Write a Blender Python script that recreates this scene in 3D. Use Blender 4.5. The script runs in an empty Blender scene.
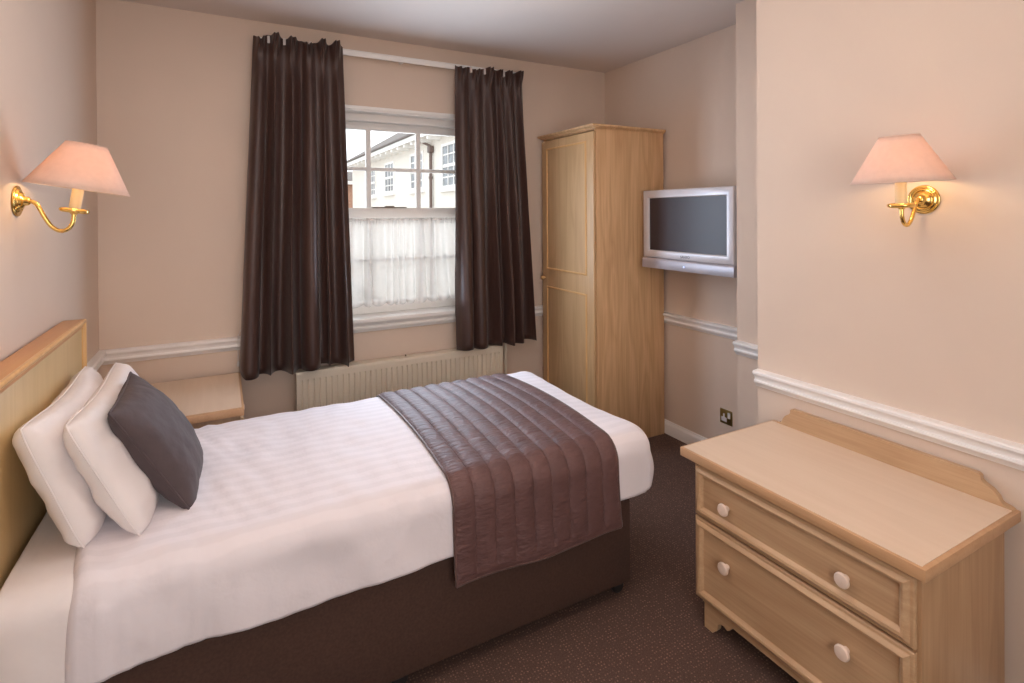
import bpy, bmesh, math, random
from mathutils import Vector, Matrix, noise

S = bpy.context.scene
COL = S.collection
PI = math.pi

# ------------------------------------------------------------------ camera
CAM = Vector((0.5545, -3.3569, 1.5))
cam_d = bpy.data.cameras.new('camera')
cam_d.sensor_width = 36.0
cam_d.lens = 535.16 / 1024 * 36.0
cam_d.shift_y = -(341.5 - 215.72) / 1024
cam_d.clip_start = 0.02
cam = bpy.data.objects.new('camera', cam_d)
right = Vector((0.87991, -0.47510, -0.00584)).normalized()
fwd = Vector((0.47508, 0.87993, -0.00462)).normalized()
up = right.cross(fwd).normalized()
cam.matrix_world = Matrix(((right.x, up.x, -fwd.x, CAM.x), (right.y, up.y, -fwd.y, CAM.y),
                           (right.z, up.z, -fwd.z, CAM.z), (0, 0, 0, 1)))
COL.objects.link(cam)
S.camera = cam

# ------------------------------------------------------------------ light
S.view_settings.view_transform = 'Standard'
S.view_settings.look = 'None'
S.view_settings.gamma = 1.0
S.view_settings.use_curve_mapping = False
S.view_settings.exposure = 0.0
S.cycles.use_denoising = True
S.cycles.max_bounces = 10
S.cycles.diffuse_bounces = 6
S.cycles.transparent_max_bounces = 16
S.cycles.sample_clamp_indirect = 6.0
S.cycles.caustics_reflective = False
S.cycles.caustics_refractive = False

W = bpy.data.worlds.new('overcast_sky')
S.world = W
W.use_nodes = True
bg = W.node_tree.nodes['Background']
bg.inputs['Color'].default_value = (0.93, 0.965, 1.0, 1)
bg.inputs['Strength'].default_value = 2.2


def light(name, kind, loc, energy, color, size=None, size_y=None, rot=(0, 0, 0), radius=None, parent=None, shape='RECTANGLE'):
    d = bpy.data.lights.new(name, kind)
    d.energy = energy
    d.color = color
    if kind == 'AREA':
        d.shape = shape
        d.size = size
        if size_y:
            d.size_y = size_y
    if radius is not None:
        d.shadow_soft_size = radius
    o = bpy.data.objects.new(name, d)
    o.location = loc
    o.rotation_euler = rot
    COL.objects.link(o)
    if parent:
        o.parent = parent
    return o


# daylight through the window the photograph shows
light('window_daylight', 'AREA', (1.57, -0.13, 1.45), 22, (0.66, 0.81, 1.0), 0.56, 1.05, (-PI / 2, 0, 0))
light('window_skylight', 'AREA', (1.535, 0.45, 1.62), 11, (0.90, 0.95, 1.0), 1.05, 1.2, (-PI / 2, 0, 0))
# added fill light behind the camera, set in an invented rear opening
light('rear_fill_light', 'AREA', (0.75, -4.66, 1.7), 24, (1.0, 0.96, 0.92), 1.2, 1.6, (PI / 2, 0, 0))
# added fill light with no fixture, aimed up to bounce off the ceiling
fill_up = light('ceiling_fill_light', 'AREA', (1.20, -2.15, 1.30), 33, (1.0, 0.97, 0.96), 0.9, None, (PI, 0, 0), shape='DISK')
fill_up.data.spread = math.radians(92)

# ------------------------------------------------------------------ materials


def srgb(r, g, b):
    def f(c):
        c /= 255.0
        return c / 12.92 if c <= 0.04045 else ((c + 0.055) / 1.055) ** 2.4
    return (f(r), f(g), f(b), 1)


def new_mat(name):
    m = bpy.data.materials.new(name)
    m.use_nodes = True
    nt = m.node_tree
    return m, nt, nt.nodes['Principled BSDF']


def coords(nt, scale=(1, 1, 1)):
    tc = nt.nodes.new('ShaderNodeTexCoord')
    mp = nt.nodes.new('ShaderNodeMapping')
    mp.inputs['Scale'].default_value = scale
    nt.links.new(tc.outputs['Object'], mp.inputs['Vector'])
    return mp.outputs['Vector']


def noise_tex(nt, vec, scale, detail=3, rough=0.5, dist=0.0):
    n = nt.nodes.new('ShaderNodeTexNoise')
    n.inputs['Scale'].default_value = scale
    n.inputs['Detail'].default_value = detail
    n.inputs['Roughness'].default_value = rough
    n.inputs['Distortion'].default_value = dist
    nt.links.new(vec, n.inputs['Vector'])
    return n.outputs['Fac']


def ramp(nt, fac, stops):
    r = nt.nodes.new('ShaderNodeValToRGB')
    els = r.color_ramp.elements
    els[0].position, els[0].color = stops[0]
    els[1].position, els[1].color = stops[-1]
    for p, c in stops[1:-1]:
        e = els.new(p)
        e.color = c
    nt.links.new(fac, r.inputs['Fac'])
    return r.outputs['Color']


def bump(nt, bsdf, h, strength=0.1, dist=0.01):
    b = nt.nodes.new('ShaderNodeBump')
    b.inputs['Strength'].default_value = strength
    b.inputs['Distance'].default_value = dist
    nt.links.new(h, b.inputs['Height'])
    nt.links.new(b.outputs['Normal'], bsdf.inputs['Normal'])


def plain(name, col, rough=0.6, var=0.04, nscale=8, metallic=0.0, bmp=0.0, bscale=200, sheen=0.0, spec=0.5, bdist=0.002):
    m, nt, b = new_mat(name)
    v = coords(nt)
    f = noise_tex(nt, v, nscale, 3)
    lo = tuple(c * (1 - var) for c in col[:3]) + (1,)
    hi = tuple(min(1, c * (1 + var)) for c in col[:3]) + (1,)
    nt.links.new(ramp(nt, f, [(0.3, lo), (0.7, hi)]), b.inputs['Base Color'])
    b.inputs['Roughness'].default_value = rough
    b.inputs['Metallic'].default_value = metallic
    b.inputs['Specular IOR Level'].default_value = spec
    if sheen:
        b.inputs['Sheen Weight'].default_value = sheen
    if bmp:
        bump(nt, b, noise_tex(nt, v, bscale, 2), bmp, bdist)
    return m


def wood(name, light_c, dark_c, axis='z', rough=0.42, fine=90, cath=2.2, contrast=0.5):
    m, nt, b = new_mat(name)
    k = 0.035
    fs = {'x': (k, 1.6, 1.6), 'y': (1.6, k, 1.6), 'z': (1.6, 1.6, k)}[axis]
    cs = {'x': (0.45, 4.2, 4.2), 'y': (4.2, 0.45, 4.2), 'z': (4.2, 4.2, 0.45)}[axis]
    f1 = noise_tex(nt, coords(nt, fs), fine, 4, 0.6)
    wv = noise_tex(nt, coords(nt, cs), cath, 2, 0.4, 0.6)
    mul = nt.nodes.new('ShaderNodeMath')
    mul.operation = 'MULTIPLY'
    mul.inputs[1].default_value = 9.0
    nt.links.new(wv, mul.inputs[0])
    fr = nt.nodes.new('ShaderNodeMath')
    fr.operation = 'PINGPONG'
    fr.inputs[1].default_value = 1.0
    nt.links.new(mul.outputs[0], fr.inputs[0])
    mix = nt.nodes.new('ShaderNodeMix')
    mix.inputs[0].default_value = 0.28
    nt.links.new(f1, mix.inputs[2])
    nt.links.new(fr.outputs[0], mix.inputs[3])
    lo = 0.5 - contrast * 0.5
    nt.links.new(ramp(nt, mix.outputs[0], [(lo - 0.12, dark_c), (1.12 - lo, light_c)]), b.inputs['Base Color'])
    b.inputs['Roughness'].default_value = rough
    bump(nt, b, f1, 0.06, 0.002)
    return m


def carpet_mat():
    m, nt, b = new_mat('carpet_speckled')
    v = coords(nt)
    vo = nt.nodes.new('ShaderNodeTexVoronoi')
    vo.inputs['Scale'].default_value = 84
    vo.inputs['Randomness'].default_value = 0.35
    mp = coords(nt)
    nt.links.new(mp, vo.inputs['Vector'])
    spot = ramp(nt, vo.outputs['Distance'], [(0.16, (1, 1, 1, 1)), (0.30, (0, 0, 0, 1))])
    base = ramp(nt, noise_tex(nt, v, 260, 3, 0.7), [(0.3, srgb(74, 58, 53)), (0.7, srgb(108, 86, 78))])
    r2 = nt.nodes.new('ShaderNodeMix')
    r2.data_type = 'RGBA'
    big = noise_tex(nt, v, 23, 2)
    amt = nt.nodes.new('ShaderNodeMath')
    amt.operation = 'MULTIPLY'
    nt.links.new(spot, amt.inputs[0])
    nt.links.new(big, amt.inputs[1])
    nt.links.new(amt.outputs[0], r2.inputs[0])
    nt.links.new(base, r2.inputs[6])
    r2.inputs[7].default_value = srgb(164, 130, 110)
    nt.links.new(r2.outputs[2], b.inputs['Base Color'])
    b.inputs['Roughness'].default_value = 0.95
    b.inputs['Specular IOR Level'].default_value = 0.1
    bump(nt, b, noise_tex(nt, v, 320, 3), 0.5, 0.006)
    return m


def striped_linen(name, col, period=0.05):
    m, nt, b = new_mat(name)
    v = coords(nt)
    sp = nt.nodes.new('ShaderNodeSeparateXYZ')
    nt.links.new(v, sp.inputs[0])
    add = nt.nodes.new('ShaderNodeMath')
    add.operation = 'ADD'
    nt.links.new(sp.outputs['Y'], add.inputs[0])
    ml = nt.nodes.new('ShaderNodeMath')
    ml.operation = 'MULTIPLY'
    ml.inputs[1].default_value = 0.0
    nt.links.new(sp.outputs['Z'], ml.inputs[0])
    nt.links.new(ml.outputs[0], add.inputs[1])
    mu = nt.nodes.new('ShaderNodeMath')
    mu.operation = 'MULTIPLY'
    mu.inputs[1].default_value = 2 * PI / period
    nt.links.new(add.outputs[0], mu.inputs[0])
    si = nt.nodes.new('ShaderNodeMath')
    si.operation = 'SINE'
    nt.links.new(mu.outputs[0], si.inputs[0])
    mr = nt.nodes.new('ShaderNodeMapRange')
    mr.inputs[1].default_value = -0.3
    mr.inputs[2].default_value = 0.3
    nt.links.new(si.outputs[0], mr.inputs[0])
    d = tuple(c * 0.945 for c in col[:3]) + (1,)
    nt.links.new(ramp(nt, mr.outputs[0], [(0, d), (1, col)]), b.inputs['Base Color'])
    b.inputs['Roughness'].default_value = 0.75
    b.inputs['Sheen Weight'].default_value = 0.1
    bump(nt, b, noise_tex(nt, v, 22, 3, 0.55), 0.12, 0.02)
    return m


def satin(name, col, hi, rough=0.42, streak=(60, 60, 1.2), sheen=0.25, bmp=0.05, bsc=(1, 1, 1), spec=0.5):
    m, nt, b = new_mat(name)
    f = noise_tex(nt, coords(nt, streak), 1.0, 3, 0.6)
    nt.links.new(ramp(nt, f, [(0.3, col), (0.75, hi)]), b.inputs['Base Color'])
    b.inputs['Roughness'].default_value = rough
    b.inputs['Sheen Weight'].default_value = sheen
    b.inputs['Sheen Roughness'].default_value = 0.4
    b.inputs['Specular IOR Level'].default_value = spec
    bump(nt, b, noise_tex(nt, coords(nt, bsc), 28, 3), bmp, 0.02)
    return m


def thin_glass(name):
    m = bpy.data.materials.new(name)
    m.use_nodes = True
    nt = m.node_tree
    nt.nodes.remove(nt.nodes['Principled BSDF'])
    out = nt.nodes['Material Output']
    t = nt.nodes.new('ShaderNodeBsdfTransparent')
    t.inputs[0].default_value = (0.98, 0.99, 0.99, 1)
    g = nt.nodes.new('ShaderNodeBsdfGlossy')
    g.inputs['Roughness'].default_value = 0.02
    fr = nt.nodes.new('ShaderNodeFresnel')
    fr.inputs['IOR'].default_value = 1.3
    mx = nt.nodes.new('ShaderNodeMixShader')
    nt.links.new(fr.outputs[0], mx.inputs[0])
    nt.links.new(t.outputs[0], mx.inputs[1])
    nt.links.new(g.outputs[0], mx.inputs[2])
    nt.links.new(mx.outputs[0], out.inputs['Surface'])
    return m


def translucent(name, col, t_weight, trans=0.0, tcol=None):
    """diffuse + translucent cloth, with an open weave share 'trans'"""
    m = bpy.data.materials.new(name)
    m.use_nodes = True
    nt = m.node_tree
    nt.nodes.remove(nt.nodes['Principled BSDF'])
    out = nt.nodes['Material Output']
    d = nt.nodes.new('ShaderNodeBsdfDiffuse')
    d.inputs[0].default_value = col
    t = nt.nodes.new('ShaderNodeBsdfTranslucent')
    t.inputs[0].default_value = tcol or col
    v = coords(nt)
    f = noise_tex(nt, v, 60, 2)
    c2 = tuple(c * 0.93 for c in col[:3]) + (1,)
    nt.links.new(ramp(nt, f, [(0.3, c2), (0.7, col)]), d.inputs[0])
    mx = nt.nodes.new('ShaderNodeMixShader')
    mx.inputs[0].default_value = t_weight
    nt.links.new(d.outputs[0], mx.inputs[1])
    nt.links.new(t.outputs[0], mx.inputs[2])
    last = mx
    if trans:
        tr = nt.nodes.new('ShaderNodeBsdfTransparent')
        m2 = nt.nodes.new('ShaderNodeMixShader')
        m2.inputs[0].default_value = trans
        nt.links.new(mx.outputs[0], m2.inputs[1])
        nt.links.new(tr.outputs[0], m2.inputs[2])
        last = m2
    nt.links.new(last.outputs[0], out.inputs['Surface'])
    return m


def emissive(name, col, strength):
    m, nt, b = new_mat(name)
    b.inputs['Base Color'].default_value = col
    b.inputs['Emission Color'].default_value = col
    b.inputs['Emission Strength'].default_value = strength
    return m


def glow_glass(name, col, strength):
    m = bpy.data.materials.new(name)
    m.use_nodes = True
    nt = m.node_tree
    nt.nodes.remove(nt.nodes['Principled BSDF'])
    t = nt.nodes.new('ShaderNodeBsdfTransparent')
    e = nt.nodes.new('ShaderNodeEmission')
    e.inputs[0].default_value = col
    e.inputs[1].default_value = strength
    a = nt.nodes.new('ShaderNodeAddShader')
    nt.links.new(t.outputs[0], a.inputs[0])
    nt.links.new(e.outputs[0], a.inputs[1])
    nt.links.new(a.outputs[0], nt.nodes['Material Output'].inputs['Surface'])
    return m


def brick_mat():
    m, nt, b = new_mat('brickwork')
    br = nt.nodes.new('ShaderNodeTexBrick')
    br.inputs['Color1'].default_value = srgb(180, 130, 108)
    br.inputs['Color2'].default_value = srgb(198, 150, 126)
    br.inputs['Mortar'].default_value = srgb(190, 170, 150)
    br.inputs['Scale'].default_value = 4
    tc = nt.nodes.new('ShaderNodeTexCoord')
    mp = nt.nodes.new('ShaderNodeMapping')
    mp.inputs['Rotation'].default_value = (PI / 2, 0, 0)
    nt.links.new(tc.outputs['Object'], mp.inputs['Vector'])
    nt.links.new(mp.outputs['Vector'], br.inputs['Vector'])
    nt.links.new(br.outputs['Color'], b.inputs['Base Color'])
    b.inputs['Roughness'].default_value = 0.9
    return m


M = {}
M['wall'] = plain('wall_paint_pink_beige', srgb(215, 196, 180), 0.8, 0.015, 3, bmp=0.06, bscale=90)
M['ceiling'] = plain('ceiling_paint', srgb(214, 203, 196), 0.9, 0.015, 2)
M['trim'] = plain('trim_white_gloss', srgb(241, 238, 236), 0.35, 0.015, 6)
M['win_white'] = plain('window_white_paint', srgb(243, 241, 238), 0.35, 0.015, 6)
M['carpet'] = carpet_mat()
M['wood_robe'] = wood('wood_wardrobe_side', srgb(228, 190, 146), srgb(184, 142, 100), 'z', contrast=0.5)
M['wood_door'] = wood('wood_wardrobe_door', srgb(212, 178, 134), srgb(182, 144, 102), 'z', contrast=0.65)
M['wood_trim'] = wood('wood_trim_warm', srgb(226, 184, 128), srgb(204, 158, 102), 'z', rough=0.3)
M['wood_chest'] = wood('wood_chest_front', srgb(206, 174, 138), srgb(168, 132, 98), 'y', contrast=0.7)
M['wood_chest_v'] = wood('wood_chest_side', srgb(186, 152, 116), srgb(158, 122, 88), 'z')  # side shade put into the colour: darker than the front wood
M['laminate'] = wood('laminate_pale_top', srgb(222, 200, 178), srgb(212, 188, 164), 'y', contrast=0.7, fine=60)
M['edge'] = wood('wood_edge_band', srgb(200, 160, 122), srgb(178, 136, 98), 'y', contrast=0.7)
M['head_panel'] = wood('headboard_veneer', srgb(206, 178, 130), srgb(190, 160, 112), 'z', contrast=0.7)
M['head_top'] = wood('headboard_ledge', srgb(208, 158, 110), srgb(192, 138, 92), 'y', contrast=0.7)
M['knob'] = plain('knob_limed_wood', srgb(228, 206, 190), 0.3, 0.04, 40)
M['divan'] = plain('divan_brown_fabric', srgb(76, 57, 50), 0.9, 0.12, 120, bmp=0.3, bscale=500, spec=0.15)
M['dark_plastic'] = plain('dark_plastic', srgb(38, 34, 34), 0.45, 0.05)
M['linen'] = striped_linen('white_striped_linen', srgb(230, 224, 229))
M['sheet'] = plain('white_cotton', srgb(232, 225, 224), 0.8, 0.015, 12, bmp=0.12, bscale=24, sheen=0.1, bdist=0.02)
M['runner'] = satin('quilted_brown_satin', srgb(86, 59, 57), srgb(102, 74, 72), 0.58, (14, 14, 14), 0.08, 0.30, (0.8, 2.6, 2.6), 0.4)
M['runner_trim'] = satin('runner_binding_satin', srgb(78, 56, 52), srgb(96, 72, 68), 0.45, (14, 14, 14), 0.3, 0.2)
M['cushion'] = plain('cushion_aubergine_grey', srgb(76, 64, 66), 0.8, 0.05, 30, bmp=0.15, bscale=30, sheen=0.05, bdist=0.02)
M['curtain'] = satin('curtain_brown_satin', srgb(60, 40, 35), srgb(76, 53, 46), 0.44, (70, 70, 0.5), 0.12, 0.1)
M['net'] = translucent('net_voile', (0.86, 0.84, 0.825, 1), 0.46, 0.26)
M['brass'] = plain('polished_brass', (0.83, 0.58, 0.19, 1), 0.16, 0.04, 30, metallic=1.0)
M['brass_dull'] = plain('aged_brass_plate', (0.36, 0.27, 0.10, 1), 0.35, 0.08, 60, metallic=1.0)
M['candle'] = plain('candle_sleeve_cream', srgb(248, 226, 178), 0.5, 0.02)
M['shade'] = translucent('lampshade_pink_fabric', srgb(228, 212, 202), 0.27, 0.0, srgb(255, 210, 160))
M['bulb'] = glow_glass('bulb_glow', (1.0, 0.72, 0.40, 1), 4)
M['rad'] = plain('radiator_cream_enamel', srgb(226, 216, 198), 0.4, 0.012, 4)
M['tv_silver'] = plain('silver_plastic', srgb(214, 211, 216), 0.35, 0.02, 20, metallic=0.2)
M['tv_bar'] = plain('silver_grey_plastic', srgb(176, 171, 179), 0.35, 0.02, 20, metallic=0.2)
M['tv_screen'] = plain('lcd_screen_dark', srgb(58, 47, 50), 0.34, 0.02, 4, spec=0.38)
M['tv_back'] = plain('tv_back_grey', srgb(96, 90, 94), 0.5, 0.03)
M['led'] = emissive('power_light_blue', (0.55, 0.65, 1.0, 1), 0.8)
M['white_plastic'] = plain('white_plastic', srgb(222, 216, 212), 0.4, 0.02)
M['glass'] = thin_glass('window_glass')
M['render'] = plain('cream_render_wall', srgb(238, 230, 220), 0.9, 0.02, 1.5)
M['slate'] = plain('slate_roof', srgb(120, 112, 108), 0.8, 0.1, 12)
M['out_white'] = plain('white_exterior_paint', srgb(246, 242, 238), 0.5, 0.02)
M['out_pane'] = plain('dark_exterior_pane', srgb(130, 134, 138), 0.25, 0.35, 2.5)
M['pipe'] = plain('brown_downpipe', srgb(112, 92, 84), 0.5, 0.05)
M['brick'] = brick_mat()
M['yard'] = plain('yard_tarmac', srgb(150, 148, 142), 0.9, 0.08, 3)
M['wear'] = plain('grimy_brown_metal', srgb(110, 92, 76), 0.5, 0.25, 60)
M['ink'] = plain('dark_grey_print', srgb(64, 60, 66), 0.5, 0.02)

# ------------------------------------------------------------------ mesh helpers


class MB:
    def __init__(self):
        self.v = []
        self.f = []

    def add(self, verts, faces):
        o = len(self.v)
        self.v += [Vector(p) for p in verts]
        self.f += [tuple(i + o for i in fc) for fc in faces]
        return self

    def bm(self, b, mat=None):
        b.verts.ensure_lookup_table()
        b.verts.index_update()
        vs = [(mat @ v.co) if mat else v.co.copy() for v in b.verts]
        fs = [[v.index for v in f.verts] for f in b.faces]
        b.free()
        return self.add(vs, fs)

    def box(self, x0, x1, y0, y1, z0, z1, bev=0.0, seg=2, mat=None):
        b = bmesh.new()
        bmesh.ops.create_cube(b, size=1)
        for v in b.verts:
            v.co = Vector(((x0 + x1) / 2 + v.co.x * (x1 - x0), (y0 + y1) / 2 + v.co.y * (y1 - y0), (z0 + z1) / 2 + v.co.z * (z1 - z0)))
        if bev:
            bmesh.ops.bevel(b, geom=list(b.edges), offset=bev, segments=seg, profile=0.5, affect='EDGES')
        return self.bm(b, mat)

    def lathe(self, prof, mat=None, seg=32, cap=True):
        """prof: (r, h) along local z"""
        vs, fs = [], []
        n = len(prof)
        for r, h in prof:
            for i in range(seg):
                a = 2 * PI * i / seg
                vs.append(Vector((r * math.cos(a), r * math.sin(a), h)))
        for k in range(n - 1):
            for i in range(seg):
                j = (i + 1) % seg
                fs.append((k * seg + i, k * seg + j, (k + 1) * seg + j, (k + 1) * seg + i))
        if cap:
            fs.append(tuple(reversed(range(seg))))
            fs.append(tuple(range((n - 1) * seg, n * seg)))
        if mat:
            vs = [mat @ v for v in vs]
        return self.add(vs, fs)

    def cyl(self, p0, p1, r, seg=20, r1=None):
        p0, p1 = Vector(p0), Vector(p1)
        d = p1 - p0
        m = Matrix.Translation(p0) @ d.to_track_quat('Z', 'Y').to_matrix().to_4x4()
        return self.lathe([(r, 0), (r if r1 is None else r1, d.length)], m, seg)

    def tube(self, pts, r, seg=12, sub=6):
        pts = [Vector(p) for p in pts]
        if sub > 1 and len(pts) > 2:
            q = []
            P = [pts[0]] + pts + [pts[-1]]
            for i in range(1, len(P) - 2):
                a, b, c, d = P[i - 1:i + 3]
                for t in range(sub):
                    t /= sub
                    q.append(0.5 * ((2 * b) + (c - a) * t + (2 * a - 5 * b + 4 * c - d) * t * t + (3 * b - a - 3 * c + d) * t ** 3))
            q.append(pts[-1])
            pts = q
        vs, fs = [], []
        n = len(pts)
        ref = None
        for i, p in enumerate(pts):
            t = (pts[min(i + 1, n - 1)] - pts[max(i - 1, 0)]).normalized()
            if ref is None:
                ref = t.orthogonal().normalized()
            ref = (ref - t * ref.dot(t)).normalized()
            bn = t.cross(ref)
            for k in range(seg):
                a = 2 * PI * k / seg
                vs.append(p + r * (math.cos(a) * ref + math.sin(a) * bn))
        for i in range(n - 1):
            for k in range(seg):
                j = (k + 1) % seg
                fs.append((i * seg + k, i * seg + j, (i + 1) * seg + j, (i + 1) * seg + k))
        fs.append(tuple(reversed(range(seg))))
        fs.append(tuple(range((n - 1) * seg, n * seg)))
        return self.add(vs, fs)

    def extrude(self, prof, p0, p1, nrm):
        """wall moulding: prof (d, z) polygon, run from p0 to p1 (z of p0 is added), d along nrm"""
        p0, p1, nrm = Vector(p0), Vector(p1), Vector(nrm)
        n = len(prof)
        vs = [p + nrm * d + Vector((0, 0, z)) for p in (p0, p1) for d, z in prof]
        fs = [(i, (i + 1) % n, n + (i + 1) % n, n + i) for i in range(n)]
        fs += [tuple(reversed(range(n))), tuple(range(n, 2 * n))]
        return self.add(vs, fs)

    def ring(self, o, U, V, N, w, h, prof, cap=False, closed=False):
        """mitred rectangular frame: prof points (inset, height) swept round the rectangle"""
        o, U, V, N = Vector(o), Vector(U), Vector(V), Vector(N)
        vs, fs = [], []
        for d, k in prof:
            for (a, b) in ((d, d), (w - d, d), (w - d, h - d), (d, h - d)):
                vs.append(o + U * a + V * b + N * k)
        n = len(prof)
        for i in range(n if closed else n - 1):
            i2 = (i + 1) % n
            for k in range(4):
                j = (k + 1) % 4
                fs.append((i * 4 + k, i * 4 + j, i2 * 4 + j, i2 * 4 + k))
        if cap:
            fs.append(tuple(range((n - 1) * 4, n * 4)))
        return self.add(vs, fs)

    def poly(self, pts, depth):
        """flat outline pts (3-D) thickened by vector depth"""
        pts = [Vector(p) for p in pts]
        depth = Vector(depth)
        n = len(pts)
        vs = pts + [p + depth for p in pts]
        fs = [tuple(reversed(range(n))), tuple(range(n, 2 * n))]
        fs += [(i, (i + 1) % n, n + (i + 1) % n, n + i) for i in range(n)]
        return self.add(vs, fs)

    def grid(self, rows):
        vs, fs = [], []
        n = len(rows[0])
        for r in rows:
            vs += r
        for i in range(len(rows) - 1):
            for j in range(n - 1):
                fs.append((i * n + j, i * n + j + 1, (i + 1) * n + j + 1, (i + 1) * n + j))
        return self.add(vs, fs)

    def build(self, name, mat, parent=None, angle=35, weld=0.0, smooth=True):
        base = Vector(parent['_base']) if parent and '_base' in parent else Vector((0, 0, 0))
        me = bpy.data.meshes.new(name)
        me.from_pydata([tuple(v - base) for v in self.v], [], self.f)
        b = bmesh.new()
        b.from_mesh(me)
        if weld:
            bmesh.ops.remove_doubles(b, verts=b.verts, dist=weld)
        bmesh.ops.recalc_face_normals(b, faces=b.faces)
        b.to_mesh(me)
        b.free()
        if smooth:
            me.shade_smooth()
            me.set_sharp_from_angle(angle=math.radians(angle))
        me.materials.append(mat)
        o = bpy.data.objects.new(name, me)
        COL.objects.link(o)
        if parent:
            o.parent = parent
            o['_base'] = list(base)
        return o


def tag(o, label, cat, group=None, kind=None):
    o['label'] = label
    o['category'] = cat
    if group:
        o['group'] = group
    if kind:
        o['kind'] = kind
    return o


def thing(name, label, cat, loc, group=None, kind=None):
    o = bpy.data.objects.new(name, None)
    o.empty_display_size = 0.1
    o.location = loc
    o['_base'] = list(loc)
    COL.objects.link(o)
    return tag(o, label, cat, group, kind)


def struct(name, mb, mat, label, cat, **k):
    return tag(mb.build(name, mat, **k), label, cat, kind='structure')


# ------------------------------------------------------------------ the setting
RW, H, W1, Y1, W2, Y2 = 3.203, 2.598, 2.9456, -1.430, 2.588, -1.8238
FY = -4.55                                       # rear wall, behind the camera
WX0, WX1, WZ0, WZ1 = 0.97, 2.10, 0.80, 2.15      # window opening
T = 0.32

struct('floor', MB().box(-0.1, RW + 0.1, FY - 0.1, 0.1, -0.12, 0), M['carpet'], 'dark brown carpet with small tan flecks over the whole floor', 'floor')
struct('ceiling', MB().box(-0.1, RW + 0.1, FY - 0.1, 0.3, H, H + 0.12), M['ceiling'], 'plain pale ceiling over the bedroom', 'ceiling')
struct('wall_left', MB().box(-0.15, 0, FY - 0.1, T, 0, H), M['wall'], 'shaded beige wall behind the headboard', 'wall')
mb = MB()
mb.box(0, WX0, 0, T, 0, H).box(WX1, RW + 0.1, 0, T, 0, H).box(WX0, WX1, 0, T, 0, WZ0).box(WX0, WX1, 0, T, WZ1, H)
struct('wall_back', mb, M['wall'], 'beige wall with the window in it', 'wall', weld=0.0005)
struct('wall_right', MB().box(RW, RW + 0.15, Y1, 0, 0, H), M['wall'], 'shaded alcove wall behind the wardrobe and television', 'wall')
struct('wall_pier', MB().box(W1, RW + 0.15, Y2, Y1, 0, H), M['wall'], 'narrow strip of pale wall stepping out beside the television', 'wall')
struct('wall_chimney_breast', MB().box(W2, RW + 0.15, FY - 0.1, Y2, 0, H), M['wall'], 'bright beige wall behind the chest of drawers', 'wall')
mb = MB()
mb.box(0, 0.12, FY - 0.15, FY, 0, H).box(1.38, W2, FY - 0.15, FY, 0, H).box(0.12, 1.38, FY - 0.15, FY, 0, 0.55).box(0.12, 1.38, FY - 0.15, FY, 2.25, H)  # opening added to let the rear fill light through
struct('wall_front', mb, M['wall'], 'beige wall with an opening behind the camera', 'wall', weld=0.0005)

RAIL = [(0, .822), (.030, .819), (.036, .814), (.036, .806), (.030, .800), (.024, .794), (.021, .786), (.021, .780), (.026, .777),
        (.027, .770), (.022, .764), (.014, .757), (.010, .748), (0, .745)]
TR = [('trim_1', (0, 0, 0), (WX0 - 0.05, 0, 0), (0, -1, 0), 'white dado rail on the window wall, left of the window'),
      ('trim_2', (WX1 + 0.05, 0, 0), (RW, 0, 0), (0, -1, 0), 'white dado rail on the window wall, between curtain and wardrobe'),
      ('trim_3', (0, FY, 0), (0, 0, 0), (1, 0, 0), 'white dado rail on the shaded wall, passing behind the headboard'),
      ('trim_4', (RW, Y1, 0), (RW, 0, 0), (-1, 0, 0), 'white dado rail in the alcove under the television'),
      ('trim_5', (W1, Y2, 0), (W1, Y1, 0), (-1, 0, 0), 'short white dado rail on the narrow wall strip'),
      ('trim_6', (W2, FY, 0), (W2, Y2, 0), (-1, 0, 0), 'long white dado rail above the chest of drawers')]
for n, a, b_, nr, lab in TR:
    struct(n, MB().extrude(RAIL, a, b_, nr), M['trim'], lab, 'dado rail', angle=25)
SK = [(0, 0), (.018, 0), (.018, .062), (.014, .072), (.008, .078), (.006, .086), (0, .088)]
for n, a, b_, nr, lab in [('baseboard_right', (RW, Y1, 0), (RW, 0, 0), (-1, 0, 0), 'white skirting board at the foot of the alcove wall'),
                          ('baseboard_back', (0, 0, 0), (RW, 0, 0), (0, -1, 0), 'white skirting board under the window wall'),
                          ('baseboard_pier', (W1, Y2, 0), (W1, Y1, 0), (-1, 0, 0), 'white skirting board under the narrow wall strip'),
                          ('baseboard_chimney', (W2, FY, 0), (W2, Y2, 0), (-1, 0, 0), 'white skirting board behind the chest of drawers'),
                          ('baseboard_left', (0, FY, 0), (0, 0, 0), (1, 0, 0), 'white skirting board behind the bed')]:
    struct(n, MB().extrude(SK, a, b_, nr), M['trim'], lab, 'skirting board', angle=25)

# ---- the sash window
win = thing('window_1', 'white sash window with small panes between the brown curtains', 'window', (1.535, 0, WZ0), kind='structure')
f = MB()
f.box(WX0, WX0 + 0.035, 0.09, 0.25, 0.86, WZ1).box(WX1 - 0.035, WX1, 0.09, 0.25, 0.86, WZ1)
f.box(WX0, WX1, 0.09, 0.25, 2.095, WZ1)
f.box(WX0, WX1, 0.25, 0.32, WZ0, 0.875)
f.box(WX0, WX0 + 0.012, 0.0, 0.09, 0.86, WZ1).box(WX1 - 0.012, WX1, 0.0, 0.09, 0.86, WZ1).box(WX0, WX1, 0.0, 0.09, 2.138, WZ1)
f.box(WX0 - 0.035, WX1 + 0.035, -0.012, 0.0, 2.145, 2.168, 0.004)
f.build('window_frame', M['win_white'], win)
sl = MB().box(WX0 - 0.06, WX1 + 0.06, -0.055, 0.25, 0.832, 0.858, 0.006)
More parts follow.
